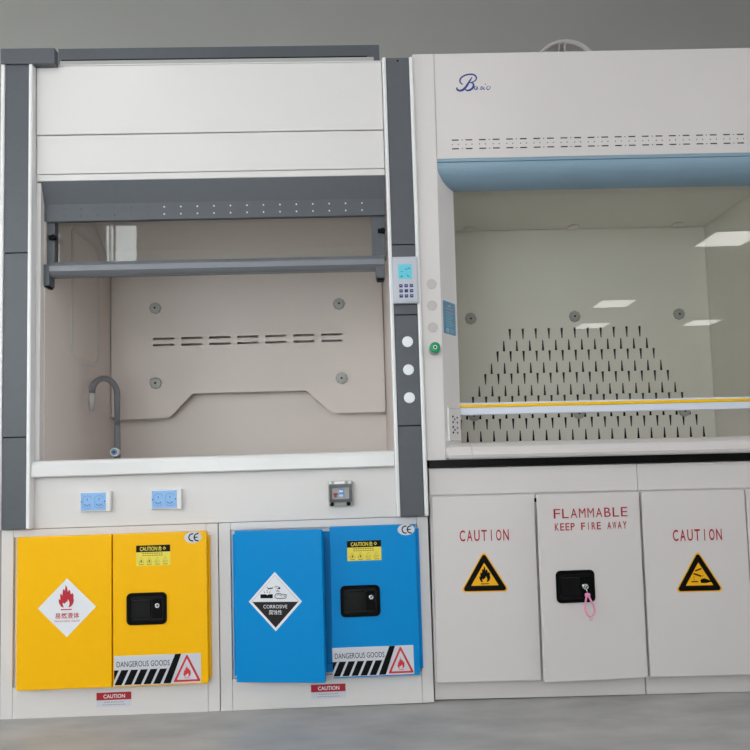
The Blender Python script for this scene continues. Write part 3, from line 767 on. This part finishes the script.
# ------------------------------------------------------------------ white base cabinets on the right
def base_cabinet(x0, x1, label):
    Bc = ((x0+x1)/2, .3, 0); t = thing('base_cabinet', label, 'cabinet', Bc, MR)
    m = MB().box((x0, x1), (.003, .60), (.721, .8165), 'white_warm', .0015); m.box((x0, x1), (.008, .60), (.072, .7205), 'white_warm')
    m.build('carcass', t, Bc)
    MB().box((x0+.001, x1-.001), (.022, .58), (.004, .0715), 'white_warm', .001).build('plinth', t, Bc)
    for a in (x0+.05, x1-.05):
        for yy in (.06, .54): MB().cyl((a, yy, 0), .018, .0095, 'black', 'z').build('foot', t, Bc)
    return t, Bc
c1, Bc1 = base_cabinet(.001, .7470, 'white base cabinet lettered FLAMMABLE, pink key loop in its lock')
c2, Bc2 = base_cabinet(.7485, 1.496, 'white base cabinet with acid warning triangle, right of the FLAMMABLE one')
def door(t, Bc, a, b, hinge, rz=0, yf=-.017):
    hx = a if hinge == 'l' else b; H = (hx, yf, 0)
    m = MB().box((a, b), (yf, yf+.019), (.0745, .7165), 'white_warm', .002)
    return m.build('door', t, H, loc=Vector(H)-Vector(Bc), rz=rz), H
d1, H1 = door(c1, Bc1, .0075, .3712, 'l')
d2, H2 = door(c1, Bc1, .3755, .7425, 'r', math.asin(.028/.367))
d3, H3 = door(c2, Bc2, .7520, 1.119, 'l')
d4, H4 = door(c2, Bc2, 1.124, 1.490, 'r')
MB().box((.3705, .3745), (-.020, .0075), (.384, .402), 'steel', .001).build('catch', c1, Bc1)
MB().box((.366, .379), (-.012, .0075), (.690, .703), 'black').build('hinge_pin', c1, Bc1)
def tri_sign(cx, z0, z1, w, y, kind):
    m = MB(); m.prism(rtri(cx, z0, z1, w, .010), y, y+.0007, 'decal_amber')
    m.poly(rtri(cx, z0+.004, z1-.007, w-.012, .008), y-.0004, 'decal_black')
    m.poly(rtri(cx, z0+.0225, z1-.040, w-.067, .001), y-.0008, 'decal_amber')
    if kind == 'fire':
        flame(m, cx+.0005, z0+.027, .064, y-.0012, 'decal_black')
    else:
        y -= .0012; T = lambda pts: [(cx+a, z0+b) for a, b in pts]
        m.stroke(T([(-.013, .073), (.010, .081)]), .005, y, 'decal_black'); m.stroke(T([(-.018, .064), (.008, .054)]), .0055, y, 'decal_black')
        m.rect(cx-.028, cx-.004, z0+.034, z0+.038, y, 'decal_black')
        for a, b in ((-.018, .052), (-.018, .044), (.013, .056), (-.02, .062)): m.poly([(cx+p, z0+q) for p, q in circle(a, b, .0012, .0025, 8)], y, 'decal_black')
        m.poly(T([(.003, .040), (.010, .046), (.020, .047), (.036, .040), (.042, .040), (.042, .034), (.022, .030), (.006, .031)]), y, 'decal_black')
    return m
y = H1[1]-.0007
m = MB().cells('CAUTION', .0985, .0257, .0195, .558, .597, y, 'decal_darkred', .012); m.build('lettering', d1, H1, label='red lettering reading CAUTION')
tri_sign(.185, .381, .522, .163, y, 'fire').build('warning_sticker', d1, H1, label='yellow triangle with a black flame')
m = MB().cells('CAUTION', .8525, .0257, .0195, .541, .581, y, 'decal_darkred', .012); m.build('lettering', d3, H3, label='red lettering reading CAUTION')
tri_sign(.940, .363, .505, .163, y, 'acid').build('warning_sticker', d3, H3, label='yellow triangle with a hand and dripping liquid')
y = H2[1]-.0007
m = MB().cells('FLAMMABLE', .4265, .0305, .0235, .6325, .6655, y, 'decal_darkred', .0)
m.cells('KEEP FIRE AWAY', .4305, .0189, .0145, .590, .6155, y, 'decal_darkred', .012)
m.build('lettering', d2, H2, label='red lettering reading FLAMMABLE, KEEP FIRE AWAY')
latch(.428, .566, .341, .452, H2[1]).build('latch', d2, H2, label='black recessed latch')
lock_barrel(.527, .397, H2[1]-.006).build('lock', d2, H2)
# key loop hanging from the lock
MD = MR @ Matrix.Translation(H2) @ Matrix.Rotation(math.asin(.028/.367), 4, 'Z') @ Matrix.Translation(-Vector(H2))
Bq = (.531, H2[1]-.014, .29)
t = thing('key_fob', 'pink braided loop hanging from the key in the FLAMMABLE door lock', 'key fob', Bq, MD)
yy = Bq[1]
m = MB().box((.5255, .5285), (yy-.004, yy+.006), (.392, .402), 'chrome'); m.tube([(.527+.0085*math.cos(a), yy-.004, .397+.0085*math.sin(a)) for a in [2*math.pi*i/20 for i in range(21)]], .0016, 'chrome', 8)
m.tube([(.528, yy-.004, .389), (.531, yy-.004, .382), (.532, yy-.004, .374)], .0016, 'chrome', 8); m.build('key', t, Bq)
MB().box((.5235, .5415), (yy-.009, yy+.001), (.362, .375), 'pink', .003).build('crimp', t, Bq)
L = [(.5295, .366), (.5255, .350), (.5225, .330), (.5235, .313), (.531, .300), (.539, .295), (.547, .298), (.5545, .310), (.5545, .325), (.549, .340), (.5415, .353), (.5365, .366)]
L = smooth(L, 5)
MB().tube([(a, yy-.004, b) for a, b in L], [.0034+.0004*math.sin(i*1.7) for i in range(len(L))], 'pink', 10).build('loop', t, Bq)
m = MB().tube([(.541+.005*math.cos(a), yy-.004, .288+.005*math.sin(a)) for a in [2*math.pi*i/16 for i in range(17)]], .0011, 'chrome', 8)
m.build('ring', t, Bq)
